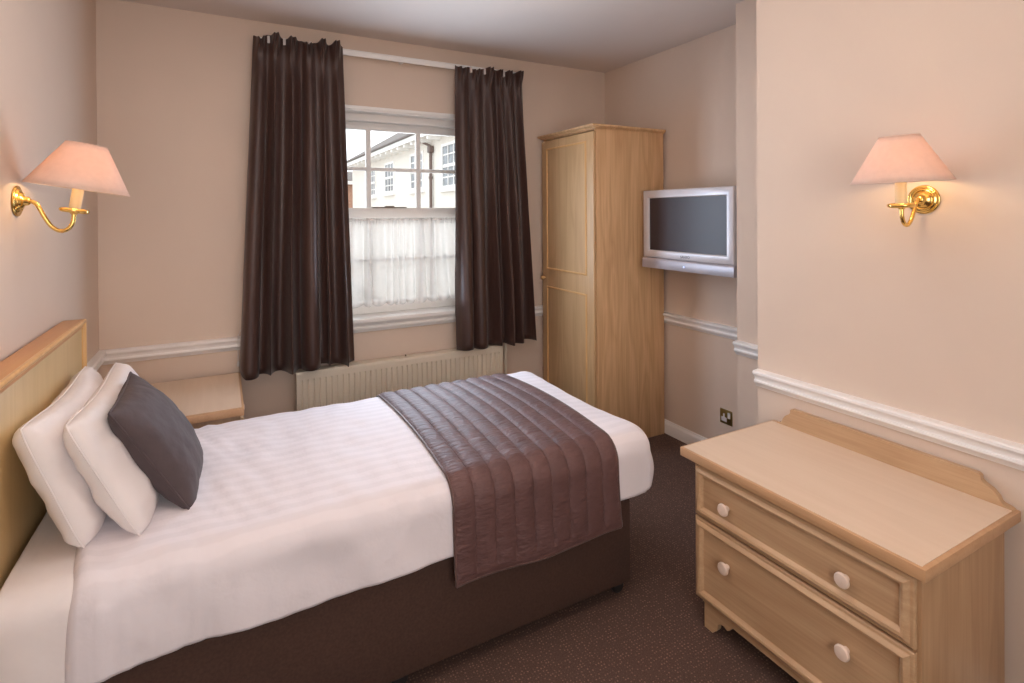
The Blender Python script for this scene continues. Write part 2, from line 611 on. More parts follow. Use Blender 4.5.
sl.extrude([(0, .832), (.034, .832), (.030, .822), (.020, .812), (.020, .804), (.026, .800), (.026, .792), (.018, .784), (.012, .772), (0, .768)],
           (WX0 - 0.05, 0, 0), (WX1 + 0.05, 0, 0), (0, -1, 0))
sl.build('window_sill', M['win_white'], win)


def sash(name, y, z0, z1, rails, bars_x, bars_z):
    s = MB()
    x0, x1 = WX0 + 0.035, WX1 - 0.035
    d = 0.04
    zb, zt = rails
    s.box(x0, x0 + 0.045, y, y + d, z0, z1, 0.003).box(x1 - 0.045, x1, y, y + d, z0, z1, 0.003)
    s.box(x0 + 0.04, x1 - 0.04, y, y + d, z0, z0 + zb, 0.003).box(x0 + 0.04, x1 - 0.04, y, y + d, z1 - zt, z1, 0.003)
    o = s.build(name, M['win_white'], win)
    g = MB()
    for bx in bars_x:
        g.box(bx - 0.016, bx + 0.016, y + 0.004, y + d - 0.004, z0 + 0.01, z1 - 0.01, 0.006)
    for bz in bars_z:
        g.box(x0 + 0.01, x1 - 0.01, y + 0.005, y + d - 0.005, bz - 0.012, bz + 0.012, 0.006)
    g.build('glazing_bars', M['win_white'], o)
    MB().box(x0 + 0.02, x1 - 0.02, y + 0.018, y + 0.022, z0 + 0.02, z1 - 0.02).build('glass_pane', M['glass'], o)
    return o


sash('upper_sash', 0.165, 1.475, 2.096, (0.05, 0.047), (1.395, 1.734), (1.795,))
lo = sash('lower_sash', 0.118, 0.860, 1.540, (0.075, 0.066), (1.395, 1.734), (1.20,))
MB().box(1.405, 1.63, 0.108, 0.150, 1.5395, 1.546, 0.002).box(1.49, 1.55, 0.116, 0.146, 1.540, 1.553, 0.004).build('sash_fastener', M['wear'], lo)

# ---- outside: the neighbouring buildings
XB = 8.0
bd = thing('house', 'cream rendered house with white sash windows seen through the window', 'building', (XB, 20, -3))
w = MB().box(XB, XB + 6, 6, 32.3, -3, 4.52)
w.build('wall', M['render'], bd)
r = MB().poly([(7.42, 5.5, 4.74), (7.42, 5.5, 4.84), (11, 5.5, 7.0), (14.6, 5.5, 4.84), (14.6, 5.5, 4.74)], (0, 26.6, 0))
r.build('roof', M['slate'], bd, smooth=False)
MB().box(7.42, XB + 0.1, 5.5, 32.1, 4.54, 4.60).box(7.40, 7.45, 5.5, 32.1, 4.50, 4.74).build('fascia', M['out_white'], bd)
MB().tube([(7.37, 5.5, 4.76), (7.37, 32.1, 4.76)], 0.06, 8, 1).build('gutter', M['slate'], bd)
for i in range(18):
    y = 13.2 + i * 1.0
    MB().box(7.46, XB + 0.02, y, y + 0.16, 4.36, 4.54, 0.02, 1).build('bracket', M['out_white'], bd)
for (y0, y1, z0, z1) in ((14.2, 16.05, 2.45, 4.16), (18.2, 19.97, 2.52, 4.16), (22.6, 24.3, 2.55, 4.12), (26.2, 27.5, 2.48, 4.02)):
    f = MB()
    f.ring((XB, y0, z0), (0, 1, 0), (0, 0, 1), (-1, 0, 0), y1 - y0, z1 - z0, [(0, -.05), (0, .05), (.11, .05), (.11, -.05)])
    zm = (z0 + z1) / 2
    f.box(XB - .05, XB + .03, y0 + .05, y1 - .05, zm - .06, zm + .06)
    for k in (1, 2):
        yy = y0 + .1 + (y1 - y0 - .2) * k / 3
        f.box(XB - .035, XB + .03, yy - .025, yy + .025, z0 + .05, z1 - .05)
    for zz in ((z0 + zm) / 2, (zm + z1) / 2):
        f.box(XB - .03, XB + .03, y0 + .05, y1 - .05, zz - .025, zz + .025)
    f.box(XB - .12, XB + .03, y0 - .10, y1 + .10, z0 - .12, z0 - .01)
    o = f.build('window', M['out_white'], bd)
    MB().box(XB - .012, XB - .004, y0 + .06, y1 - .06, z0 + .06, z1 - .06).build('pane', M['out_pane'], o)
p = MB().tube([(7.45, 17.6, 4.55), (7.6, 17.4, 4.42), (7.88, 17.1, 4.22)], 0.05, 10, 4)
p.box(7.80, 7.99, 16.95, 17.25, 3.95, 4.22, 0.03).cyl((7.9, 17.1, -3), (7.9, 17.1, 4.0), 0.06)
p.cyl((7.9, 17.1, 2.9), (7.9, 17.1, 3.0), 0.08)
p.build('downpipe', M['pipe'], bd)

br = thing('brick_outbuilding', 'small red brick building with dark roof at the far end of the yard', 'building', (5, 36, -3))
MB().box(2.6, 11, 36, 40, -3, 3.75).build('wall', M['brick'], br)
MB().poly([(2.3, 35.6, 3.85), (11.5, 35.6, 3.85), (11.5, 35.6, 3.97), (9.5, 38, 4.7), (2.3, 38, 4.7)], (0, 3, 0)).build('roof', M['slate'], br, smooth=False)
MB().box(2.3, 11.4, 35.55, 35.65, 3.62, 3.87).build('fascia', M['out_white'], br)
struct('ground', MB().box(-20, 40, 0.6, 60, -3.2, -3.0), M['yard'], 'grey yard outside below the window', 'ground')

# ------------------------------------------------------------------ bed
YN, YF = -1.735, -0.80            # near and far sides of the divan
bed = thing('bed', 'single divan bed with brown fabric base and wooden headboard', 'bed', (1.0, -1.27, 0))
d = MB().box(0.085, 1.952, YN, YF, 0.055, 0.382, 0.012)
base = d.build('divan_base', M['divan'], bed)
for x, y in ((1.90, YN + 0.045), (0.18, YN + 0.045), (1.02, YN + 0.045), (1.90, YF - 0.045), (0.18, YF - 0.045), (1.02, YF - 0.045)):
    c = MB()
    c.lathe([(0.020, 0), (0.027, 0.006), (0.027, 0.026), (0.020, 0.032)], Matrix.Translation((x + 0.016, y, 0.0272)) @ Matrix.Rotation(PI / 2, 4, 'X') @ Matrix.Translation((0, 0, -0.016)), 20)
    c.box(x - 0.014, x + 0.03, y - 0.02, y + 0.02, 0.034, 0.056, 0.006)
    c.build('castor', M['dark_plastic'], bed)

HB0, HB1 = -1.80, -0.725          # headboard along the wall
HBZ = 1.097
hb = MB().box(0.012, 0.070, HB0 + 0.004, HB1 - 0.004, 0.12, HBZ - 0.03, 0.003)
head = hb.build('headboard', M['head_panel'], bed)
MB().box(0.008, 0.074, HB0, HB1, HBZ - 0.032, HBZ, 0.004).build('headboard_ledge', M['head_top'], head)
PROF_BEAD = [(0, 0), (0, .008), (.003, .012), (.009, .013), (.014, .010), (.016, .006), (.020, .006), (.022, .0)]
MB().ring((0.070, HB0, 0.12), (0, 1, 0), (0, 0, 1), (1, 0, 0), HB1 - HB0, HBZ - 0.12, PROF_BEAD).build('headboard_moulding', M['wood_trim'], head)

# mattress under its fitted sheet: shows at the head end
mt = MB()


def rounded_slab(mb, x0, x1, y0, y1, z0, z1, r, amp=0.0, seed=0.0, nx=60, ny=40):
    b = bmesh.new()
    bmesh.ops.create_cube(b, size=1)
    for v in b.verts:
        v.co = Vector(((x0 + x1) / 2 + v.co.x * (x1 - x0), (y0 + y1) / 2 + v.co.y * (y1 - y0), (z0 + z1) / 2 + v.co.z * (z1 - z0)))
    bmesh.ops.bevel(b, geom=list(b.edges), offset=r, segments=5, profile=0.5, affect='EDGES')
    bmesh.ops.subdivide_edges(b, edges=[e for e in b.edges if e.calc_length() > 0.15], cuts=14, use_grid_fill=True)
    if amp:
        b.normal_update()
        for v in b.verts:
            v.co += v.normal * amp * noise.noise(v.co * 7 + Vector((seed, 0, 0)))
    return mb.bm(b)


rounded_slab(mt, 0.088, 1.94, -1.748, YF + 0.01, 0.384, 0.612, 0.05, 0.004)
tag(mt.build('mattress', M['sheet'], None, 60), 'mattress in a white fitted sheet, bare beside the headboard', 'mattress')
sh = MB()
rows = []
for i in range(34):
    x = 0.090 + (0.245 - 0.090) * i / 33
    row = []
    for j in range(60):
        s = j / 59
        # from the middle of the bed over the near edge and down
        L1, L2, L3 = 0.42, 0.10, 0.30
        t = s * (L1 + L2 + L3)
        if t < L1:
            y, z, n = -1.27 - t, 0.620, Vector((0, 0, 1))
        elif t < L1 + L2:
            a = (t - L1) / L2 * PI / 2
            y, z = -1.69 - 0.064 * math.sin(a), 0.556 + 0.064 * math.cos(a)
            n = Vector((0, -math.sin(a), math.cos(a)))
        else:
            y, z, n = -1.754, 0.556 - (t - L1 - L2), Vector((0, -1, 0))
        p_ = Vector((x, y, z))
        lowf = max(0, (s - 0.55) / 0.45)
        p_ += n * (0.006 * noise.noise(Vector((x * 9, y * 5, z * 4))) + lowf * 0.010 * (math.sin(x * 40 + 3 * z) + 0.6))
        row.append(p_)
    rows.append(row)
sh.grid(rows)
so = sh.build('top_sheet', M['sheet'], None, 60)
sm_ = so.modifiers.new('thickness', 'SOLIDIFY')
sm_.thickness = 0.004
sm_.offset = 1
tag(so, 'white sheet hanging down the bedside at the head end, beside the duvet edge', 'sheet')

# ---- duvet: a soft closed-over slab with a hanging hem on three sides
DX0, DXF = 0.215, 2.058            # head edge and foot face
DYN, DYF = -1.768, -0.772          # near and far faces
DZT, DZB = 0.640, 0.405            # top (edge) and hem
RC = 0.06                          # corner radius seen from above
RB = 0.085                         # rounding of the top edge
YC = (DYN + DYF) / 2


def duvet_profile(k, spine, edge, n_out, hem):
    """k 0..1 from the spine outwards over the edge to the hem; spine/edge are plan points"""
    L = (edge - spine).length
    flat = L - RB
    arc = RB * PI / 2
    drop = (DZT - RB) - hem
    tot = flat + arc + drop
    t = k * tot
    dirv = (edge - spine).normalized()
    if t < flat:
        q = spine + dirv * t
        crown = 0.022 * (1 - (t / flat) ** 2)
        return Vector((q.x, q.y, DZT + crown)), Vector((0, 0, 1)), 0
    if t < flat + arc:
        a = (t - flat) / RB
        q = spine + dirv * (flat + RB * math.sin(a))
        return Vector((q.x, q.y, DZT - RB + RB * math.cos(a))), Vector((n_out.x * math.sin(a), n_out.y * math.sin(a), math.cos(a))), (t - flat) / arc
    q = edge
    return Vector((q.x, q.y, DZT - RB - (t - flat - arc))), Vector((n_out.x, n_out.y, 0)), 1.0 + (t - flat - arc) / max(drop, 1e-4)


contour = []
N1 = 110
xs_end = DXF - (DYF - DYN) / 2
for i in range(N1):
    x = DX0 + (DXF - RC - DX0) * i / (N1 - 1)
    contour.append((Vector((min(x, xs_end), YC)), Vector((x, DYN)), Vector((0, -1))))
for i in range(1, 14):
    a = PI / 2 * i / 14
    c = Vector((DXF - RC, DYN + RC))
    n = Vector((math.sin(a), -math.cos(a)))
    contour.append((Vector((xs_end, YC)), c + n * RC, n))
for i in range(60):
    y = DYN + RC + (DYF - DYN - 2 * RC) * i / 59
    contour.append((Vector((xs_end, YC)), Vector((DXF, y)), Vector((1, 0))))
for i in range(1, 14):
    a = PI / 2 * i / 14
    c = Vector((DXF - RC, DYF - RC))
    n = Vector((math.cos(a), math.sin(a)))
    contour.append((Vector((xs_end, YC)), c + n * RC, n))
for i in range(N1):
    x = DXF - RC + (DX0 - DXF + RC) * i / (N1 - 1)
    contour.append((Vector((min(x, xs_end), YC)), Vector((x, DYF)), Vector((0, 1))))

RX0, RX1 = 1.195, 1.858            # bed runner
NK = 80
rows = []
for spine, edge, n in contour:
    row = []
    # hem rises a little towards the foot corners and waves
    for j in range(NK):
        hem = DZB + 0.006 * math.sin(edge.x * 9 + edge.y * 5) - 0.016 * max(0.0, 1 - edge.x / 0.9)
        if n.x > 0.02:
            hem += 0.020 * n.x
        p_, nn, st = duvet_profile(j / (NK - 1), spine, edge, n, hem)
        quiet = 0.0 if RX0 - 0.03 < p_.x < RX1 + 0.03 else 1.0
        if RX0 - 0.12 < p_.x <= RX0 - 0.03:
            quiet = (RX0 - 0.03 - p_.x) / 0.09
        if RX1 + 0.03 <= p_.x < RX1 + 0.12:
            quiet = (p_.x - RX1 - 0.03) / 0.09
        dsp = 0.008 * noise.noise(Vector((p_.x * 4, p_.y * 4, p_.z * 4 + 7))) + 0.006 * noise.noise(Vector((p_.x * 14, p_.y * 8, p_.z * 9)))
        if st >= 0.35:           # drop: slight outward flare and soft vertical buckles
            dsp += min(st, 1.2) * 0.010 * noise.noise(Vector((edge.x * 7 + p_.z * 3, edge.y * 6, p_.z * 3 + 3)))
        # diagonal creases near the pillows
        cr = math.exp(-((p_.x - 0.42) / 0.22) ** 2)
        dsp += cr * 0.013 * noise.noise(Vector((p_.x * 22 + p_.y * 9, p_.y * 5, 4)))
        dsp *= quiet
        flare = max(0.0, st - 1.0)
        dsp += 0.006 * flare
        if n.x > 0.3 and st > 1.0:
            dsp += 0.016 * math.sin((st - 1.0) * PI * 0.8) * n.x
        # head edge puffs down to the sheet
        p_ = p_ + nn * dsp
        u = (p_.x - DX0)
        if u < 0.05:
            p_ += nn * (0.006 * math.sin(PI * min(max(u, 0) / 0.05, 1)) - 0.022 * (1 - max(u, 0) / 0.05) ** 3)
        if u < 0.03:
            p_.x += 0.010 * noise.noise(Vector((p_.y * 6, p_.z * 6, 2)))
        row.append(p_)
    rows.append(row)
dv = MB().grid(rows)
do = dv.build('duvet', M['linen'], None, 70, weld=0.0008)
md = do.modifiers.new('thickness', 'SOLIDIFY')
md.thickness = 0.012
md.offset = -1
tag(do, 'white striped duvet spread over the single bed', 'duvet')

# ---- bed runner, quilted, lies over the duvet
PITCH = (RX1 - RX0) / 9.0
SPN = Vector((0, YC))


def runner_curve(side, n=70):
    """points from the middle over one edge down to the runner's hem: (y, z, ny, nz)"""
    hem = 0.318 if side < 0 else 0.36
    ed = DYN if side < 0 else DYF
    out = []
    for j in range(n):
        p_, nn, st = duvet_profile(j / (n - 1), Vector((0, YC)), Vector((0, ed)), Vector((0, side)), hem)
        off = 0.004
        if st > 1.0:
            off += 0.010 * (st - 1.0)
        out.append((p_.y + nn.y * off, p_.z + nn.z * off, nn.y, nn.z))
    return out


cv = list(reversed(runner_curve(1))) + runner_curve(-1)[1:]
NX = 109
top_rows, bot_rows = [], []
for i in range(NX):
    x = RX0 + (RX1 - RX0) * i / (NX - 1)
    ph = ((x - RX0) / PITCH) % 1.0
    puff = abs(math.sin(PI * ph)) ** 0.55
    rt, rb_ = [], []
    for j, (y, z, ny, nz) in enumerate(cv):
        e = min(i, NX - 1 - i) / 3.0
        h = 0.004 + 0.0085 * puff * min(1, 0.35 + e)
        wr = noise.noise(Vector((x * 26, y * 40, z * 40))) * 0.0018 + noise.noise(Vector((x * 9, y * 70, z * 70))) * 0.0012
        h += wr * puff
        je = min(j, len(cv) - 1 - j)
        if je < 3:
            h = 0.006 + 0.002 * je
        sk = 0.006 * noise.noise(Vector((y * 2, z * 3, 1)))
        wv = 0.006 * math.sin(x * 17 + 1) * max(0.0, (0.5 - z) / 0.2) if z < 0.5 and ny < 0 else 0.0
        P0 = Vector((x + sk, y, z + (0.006 * math.sin(x * 11) if je < 2 else 0)))
        Nn = Vector((0, ny, nz))
        rt.append(P0 + Nn * (h + max(0, wv)))
        rb_.append(P0 + Nn * (0.0 + max(0, wv)))
    top_rows.append(rt)
    bot_rows.append(rb_)
ru = MB()
nj = len(cv)
allv = [p for r_ in top_rows for p in r_] + [p for r_ in bot_rows for p in r_]
fs = []
off = NX * nj
for i in range(NX - 1):
    for j in range(nj - 1):
        a, b_, c_, d_ = i * nj + j, i * nj + j + 1, (i + 1) * nj + j + 1, (i + 1) * nj + j
        fs.append((a, b_, c_, d_))
        fs.append((off + d_, off + c_, off + b_, off + a))
for i in range(NX - 1):
    for j in (0, nj - 1):
        a, b_ = i * nj + j, (i + 1) * nj + j
        fs.append((a, b_, off + b_, off + a))
for j in range(nj - 1):
    for i in (0, NX - 1):
        a, b_ = i * nj + j, i * nj + j + 1
        fs.append((a, b_, off + b_, off + a))
ru.add(allv, fs)
ro = ru.build('bed_runner', M['runner'], None, 50)
tag(ro, 'quilted brown satin bed runner across the foot of the bed', 'bed runner')
# bound edges of the runner
bd_ = MB()
for i in (0, NX - 1):
    bd_.tube([top_rows[i][j] * 0.5 + bot_rows[i][j] * 0.5 for j in range(0, nj, 2)] + [top_rows[i][nj - 1] * 0.5 + bot_rows[i][nj - 1] * 0.5], 0.0045, 8, 1)
for j in (0, nj - 1):
    bd_.tube([top_rows[i][j] * 0.5 + bot_rows[i][j] * 0.5 for i in range(0, NX, 3)], 0.0045, 8, 1)
ro['_base'] = [0, 0, 0]
bd_.build('binding', M['runner_trim'], ro, 60)


# ---- pillows and cushion
def pillow(o, ex, ey, L, Wd, T_, seed, mat_name, name, label, cat, group=None, pinch=0.05, sag=0.0, crease=0.008, piping=False, pw=3.2, pe=0.42, rnd_c=0.10):
    """o centre, ex length axis, ey up axis (unit); thickness along ex x ey"""
    ex, ey = Vector(ex).normalized(), Vector(ey).normalized()
    ez = ex.cross(ey).normalized()
    ey = ez.cross(ex).normalized()
    o = Vector(o)
    n = 44
    top, bot = [], []

    def pt(i, j, sgn):
        u, v = -1 + 2 * i / n, -1 + 2 * j / n
        u = math.copysign(abs(u) ** 0.85, u)
        v = math.copysign(abs(v) ** 0.85, v)
        th = ((1 - abs(u) ** pw) * (1 - abs(v) ** pw))
        th = max(th, 0) ** pe * T_ / 2
        x = u * L / 2 * (1 - pinch * (1 - v * v) * abs(u) ** 3)
        y = v * Wd / 2 * (1 - pinch * (1 - u * u) * abs(v) ** 3)
        cr = rnd_c * (u * u * v * v) ** 2
        x -= math.copysign(cr * Wd * 0.5, u)
        y -= math.copysign(cr * Wd * 0.5, v)
        y -= sag * (1 - u * u) * (v + 1) * 0.5
        q = o + ex * x + ey * y + ez * (sgn * th)
        nz = noise.noise(Vector((u * 2.3 + seed, v * 2.3, sgn * 0.6))) * crease * 1.6 + noise.noise(Vector((u * 6 + seed, v * 5, sgn))) * crease * 0.6
        nz += crease * 0.9 * math.sin(9 * u + 4 * v * v + seed) * abs(u) ** 2 * (1 - abs(v)) * 0.6
        w_ = min(1.0, th / (T_ * 0.2))
        return q + ez * (sgn * nz * w_)
    vs, fs, idx = [], [], {}
    for sgn in (1, -1):
        for i in range(n + 1):
            for j in range(n + 1):
                edge = i in (0, n) or j in (0, n)
                key = (i, j, 0 if edge else sgn)
                if key not in idx:
                    idx[key] = len(vs)
                    vs.append(pt(i, j, sgn))
        for i in range(n):
            for j in range(n):
                q = []
                for a, b_ in ((i, j), (i + 1, j), (i + 1, j + 1), (i, j + 1)):
                    e2 = a in (0, n) or b_ in (0, n)
                    q.append(idx[(a, b_, 0 if e2 else sgn)])
                fs.append(tuple(q if sgn > 0 else reversed(q)))
    m_ = MB().add(vs, fs)
    ob = m_.build(name, M[mat_name], None, 75)
    tag(ob, label, cat, group)
    ob['_base'] = [0, 0, 0]
    if piping:
        loop = [(i, 0) for i in range(n)] + [(n, j) for j in range(n)] + [(i, n) for i in range(n, 0, -1)] + [(0, j) for j in range(n, -1, -1)]
        MB().tube([vs[idx[(i, j, 0)]] for i, j in loop[::2] + [loop[0]]], 0.0032 if mat_name == 'cushion' else 0.0022, 6, 1).build('seam', M[mat_name], ob, 80)
    return ob


pillow((0.172, -1.268, 0.800), (0.0, 1, -0.03), (-0.38, 0, 1), 0.75, 0.385, 0.130, 1.3, 'sheet', 'pillow',
       'white pillow leaning on the headboard, behind the other white pillow', 'pillow', 'white pillows', 0.02, 0.03, 0.008, True)
pillow((0.276, -1.265, 0.798), (0.0, 1, -0.02), (-0.48, 0, 1), 0.76, 0.395, 0.130, 6.2, 'sheet', 'pillow',
       'white pillow in front, touching the dark cushion', 'pillow', 'white pillows', 0.02, 0.03, 0.008, True)
pillow((0.374, -1.360, 0.803), (0.0, 1, 0.035), (-0.55, 0.24, 0.95), 0.395, 0.39, 0.15, 8.1, 'cushion', 'cushion',
       'square dark grey-brown cushion leaning on the white pillows', 'cushion', None, 0.06, 0.0, 0.004, True, 2.0, 0.5, 0.02)

# ------------------------------------------------------------------ bedside cabinet
bc = thing('bedside_cabinet', 'pale wood bedside cabinet in the corner beyond the bed', 'cabinet', (0.33, -0.36, 0))
BX0, BX1, BY0, BY1, BZ = 0.02, 0.632, -0.668, -0.05, 0.630
MB().box(BX0, BX1 - 0.025, BY0 + 0.02, BY1, 0, BZ - 0.033, 0.003).build('carcass', M['wood_chest_v'], bc)
MB().box(BX0, BX1, BY0, BY1 + 0.01, BZ - 0.033, BZ - 0.001, 0.003).build('top', M['edge'], bc)
MB().box(BX0 + 0.004, BX1 - 0.010, BY0 + 0.022, BY1 + 0.006, BZ - 0.004, BZ + 0.0005).build('laminate_inlay', M['laminate'], bc)
DP = [(0, 0), (0, .010), (.003, .013), (.010, .014), (.014, .020), (.021, .024), (.028, .021), (.033, .012), (.037, .009)]
for z0, z1 in ((0.40, 0.585), (0.10, 0.39)):
    f = MB().ring((BX1 - 0.025, BY0 + 0.04, z0), (0, 1, 0), (0, 0, 1), (1, 0, 0), BY1 - BY0 - 0.06, z1 - z0, DP, cap=True)
    dr = f.build('drawer', M['wood_chest'], bc)
    for yy in (BY0 + 0.17, BY1 - 0.17):
        k = MB().lathe([(.007, 0), (.006, .012), (.015, .016), (.018, .022), (.016, .029), (.006, .033)], Matrix.Translation((BX1 - 0.016, yy, (z0 + z1) / 2)) @ Matrix.Rotation(PI / 2, 4, 'Y'), 24)
        k.build('knob', M['knob'], dr)

# ------------------------------------------------------------------ radiator
rd = thing('radiator', 'cream panel radiator under the window', 'radiator', (1.575, -0.07, 0.12))
RX, RXE, RZ0, RZ1, RYF = 0.913, 2.237, 0.13, 0.594, -0.10
MB().box(RX + 0.01, RXE - 0.01, -0.085, -0.035, RZ0 + 0.01, RZ1 - 0.01).build('body', M['rad'], rd)
m_ = MB()
nfl = 40
wv = (RXE - RX - 0.03) / nfl
prof = []
zlo, zhi = RZ0 + 0.045, RZ1 - 0.052
xs = [(RX, 0.0), (RX + 0.003, 0.006)]
for i in range(nfl):
    a = RX + 0.015 + i * wv
    xs += [(a, .006), (a + wv * 0.30, .006), (a + wv * 0.42, -.003), (a + wv * 0.58, -.003), (a + wv * 0.70, .006)]
xs += [(RXE - 0.015, .006), (RXE - 0.003, .006), (RXE, 0)]
rows = []
for z, k in ((RZ0, 0), (RZ0, 0.0), (RZ0 + 0.006, 1), (zlo - 0.012, 1), (zlo, 2), (zhi, 2), (zhi + 0.012, 1), (RZ1 - 0.006, 1), (RZ1, 0)):
    row = []
    for x, dd in xs:
        e = dd if k == 2 else min(0.006, abs(dd) + (0.006 if dd < 0 else 0)) if k == 1 else -0.004
        if k == 1 and x in (RX, RXE):
            e = 0
        row.append(Vector((x, -0.094 - e, z)))
    rows.append(row)
m_.grid(rows)
fp = m_.build('front_panel', M['rad'], rd, 30)
md = fp.modifiers.new('thickness', 'SOLIDIFY')
md.thickness = 0.004
MB().box(RX, RXE, -0.098, -0.02, RZ1 - 0.008, RZ1 + 0.004, 0.003).build('top_grille', M['rad'], rd)
for x in (RX + 0.2, RXE - 0.2):
    MB().box(x - 0.02, x + 0.02, -0.04, 0.0, 0.2, 0.5, 0.003).build('wall_bracket', M['rad'], rd)
pp = MB().tube([(2.285, -0.045, 0.0), (2.285, -0.045, 0.60)], 0.011, 12, 1)
pp.tube([(2.285, -0.05, 0.17), (2.22, -0.055, 0.17)], 0.009, 10, 1)
pp.build('pipe', M['rad'], rd)
MB().lathe([(0.006, 0), (0.006, 0.008), (0.003, 0.011)], Matrix.Translation((1.566, -0.052, RZ1 + 0.004)), 12).build('vent_screw', M['wear'], rd)

# ------------------------------------------------------------------ curtain track, curtains, net
tk = thing('curtain_track', 'white curtain track running above the window', 'curtain track', (1.56, 0, 2.46))
MB().box(0.74, 2.37, -0.072, -0.058, 2.452, 2.482, 0.003).box(0.74, 2.37, -0.075, -0.05, 2.482, 2.487, 0.001).build('rail', M['win_white'], tk)
for x in (0.78, 1.16, 1.56, 1.96, 2.33):
    MB().box(x - 0.012, x + 0.012, -0.058, 0.0, 2.458, 2.474, 0.002).build('bracket', M['win_white'], tk)


def curtain(name, label, xt0, xt1, xb0, xb1, zt, zb, nf, seed, hooks, outer):
    rnd = random.Random(seed)
    c = thing(name, label, 'curtain', ((xt0 + xt1) / 2, -0.11, zb), 'brown curtains')
    NS, NV = 260, 64
    # irregular folds: cumulative widths and amplitudes
    wd = [0.7 + 0.6 * rnd.random() for _ in range(nf)]
    tot = sum(wd)
    acc = [0]
    for q in wd:
        acc.append(acc[-1] + q / tot)
    amp = [0.75 + 0.5 * rnd.random() for _ in range(nf)]
    lean = [rnd.uniform(-1, 1) for _ in range(nf)]
    rows = []
    for iv in range(NV + 1):
        v = iv / NV
        v = v ** 1.35 if v < 1 else 1
        row = []
        for i in range(NS + 1):
            s = i / NS
            k = 0
            while k < nf - 1 and s > acc[k + 1]:
                k += 1
            t = (s - acc[k]) / (acc[k + 1] - acc[k])
            wave = 0.5 - 0.5 * math.cos(2 * PI * t)            # one fold
            A = (0.026 + 0.052 * min(1.0, v * 1.3) + 0.014 * v) * amp[k] * (1 + 0.35 * noise.noise(Vector((k * 3.1 + seed, v * 1.7, 0))))
            hd = math.exp(-(v / 0.040) ** 2)
            tuck = 0.016 * hd * math.cos(2 * PI * t * 3.0) * math.exp(-((t - 0.5) / 0.28) ** 2)
            x = (xt0 + (xt1 - xt0) * s) * (1 - v) + (xb0 + (xb1 - xb0) * s) * v
            x += lean[k] * 0.020 * math.sin(2 * PI * t) * min(1, v * 2.5)
            x += 0.010 * noise.noise(Vector((s * 5 + seed, v * 2.2, 0))) * math.sin(PI * s)
            y = -0.085 - A * wave - tuck
            y -= 0.020 * noise.noise(Vector((s * 4.5 + seed * 3, v * 1.8, 1.5))) * (0.4 + v)
            y -= 0.007 * noise.noise(Vector((s * 16 + seed * 2, v * 5, 4.5))) * (0.3 + v)
            y -= 0.026 * hd * wave * (1 + 0.8 * lean[k])              # heading flops forward
            # below the heading the pleats are drawn in, then open
            y += 0.016 * math.exp(-((v - 0.075) / 0.035) ** 2) * wave
            end = max(0.0, 1 - s / 0.06) if outer < 0 else max(0.0, 1 - (1 - s) / 0.06)
            y += 0.035 * end * end * (0.4 + v)                        # the outer edge turns back to the wall
            y = min(y, -0.062 if v < 0.08 else -0.040)
            z = zt + (zb - zt) * v
            z += hd * (0.022 * noise.noise(Vector((s * 10 + seed, 3, 0))) + 0.016 * wave * lean[k] + 0.002 * math.cos(2 * PI * t * 3) * wave)
            z += (v ** 5) * 0.045 * end
            z += (v ** 6) * 0.020 * noise.noise(Vector((s * 5 + seed, 9, 0)))
            row.append(Vector((x, y, z)))
        rows.append(row)
    m = MB().grid(rows)
    cl = m.build('cloth', M['curtain'], c, 80)
    md = cl.modifiers.new('thickness', 'SOLIDIFY')
    md.thickness = 0.003
    for s in hooks:
        x = xt0 + (xt1 - xt0) * s
        MB().box(x - 0.007, x + 0.007, -0.100, -0.076, zt - 0.038, zt + 0.002, 0.003).build('curtain_hook', M['white_plastic'], c)
    return c


curtain('curtain', 'dark brown satin curtain on the side of the window nearer the bed', 0.708, 1.186, 0.628, 1.242, 2.492, 0.622, 6, 11, (0.16, 0.33, 0.62), -1)
curtain('curtain', 'dark brown satin curtain on the side of the window nearer the wardrobe', 1.902, 2.412, 1.896, 2.515, 2.475, 0.606, 6, 23, (0.22, 0.42, 0.70), 1)

nc = thing('net_curtain', 'sheer white net curtain over the lower window sash', 'net curtain', (1.535, 0.07, 0.92))
rows = []
NS, NV = 420, 30
rnd = random.Random(5)
for iv in range(NV + 1):
    v = iv / NV
    row = []
    for i in range(NS + 1):
        s = i / NS
        x = WX0 + 0.02 + (WX1 - WX0 - 0.04) * s
        g = noise.noise(Vector((s * 9, 0.4, v * 0.3)))
        ph = 2 * PI * (s * 17 + 0.9 * g)
        a = 0.010 + 0.012 * min(1, v * 2) * (0.6 + 0.8 * abs(noise.noise(Vector((s * 5, 3.3, 0)))))
        y = 0.072 + a * math.sin(ph) + 0.003 * math.sin(2 * PI * s * 70) * math.exp(-(v / 0.10) ** 2)
        x += 0.008 * v * math.cos(ph)
        z = 1.474 + (0.918 - 1.474) * v + v ** 4 * 0.008 * math.sin(ph + 0.5)
        row.append(Vector((x, y, z)))
    rows.append(row)
MB().grid(rows).build('voile', M['net'], nc, 80)
# heading and hem: doubled cloth, a second layer close to the first
rows2 = [[p_ + Vector((0, -0.0025, 0)) for p_ in rows[k]] for k in (0, 1, 2)]
MB().grid(rows2).build('gathered_heading', M['net'], nc, 80)
rows3 = [[p_ + Vector((0, -0.0025, 0)) for p_ in rows[k]] for k in (29, 30)]
MB().grid(rows3).build('hem', M['net'], nc, 80)
MB().cyl((WX0 + 0.013, 0.072, 1.462), (WX1 - 0.013, 0.072, 1.462), 0.004, 10).build('wire', M['win_white'], nc)

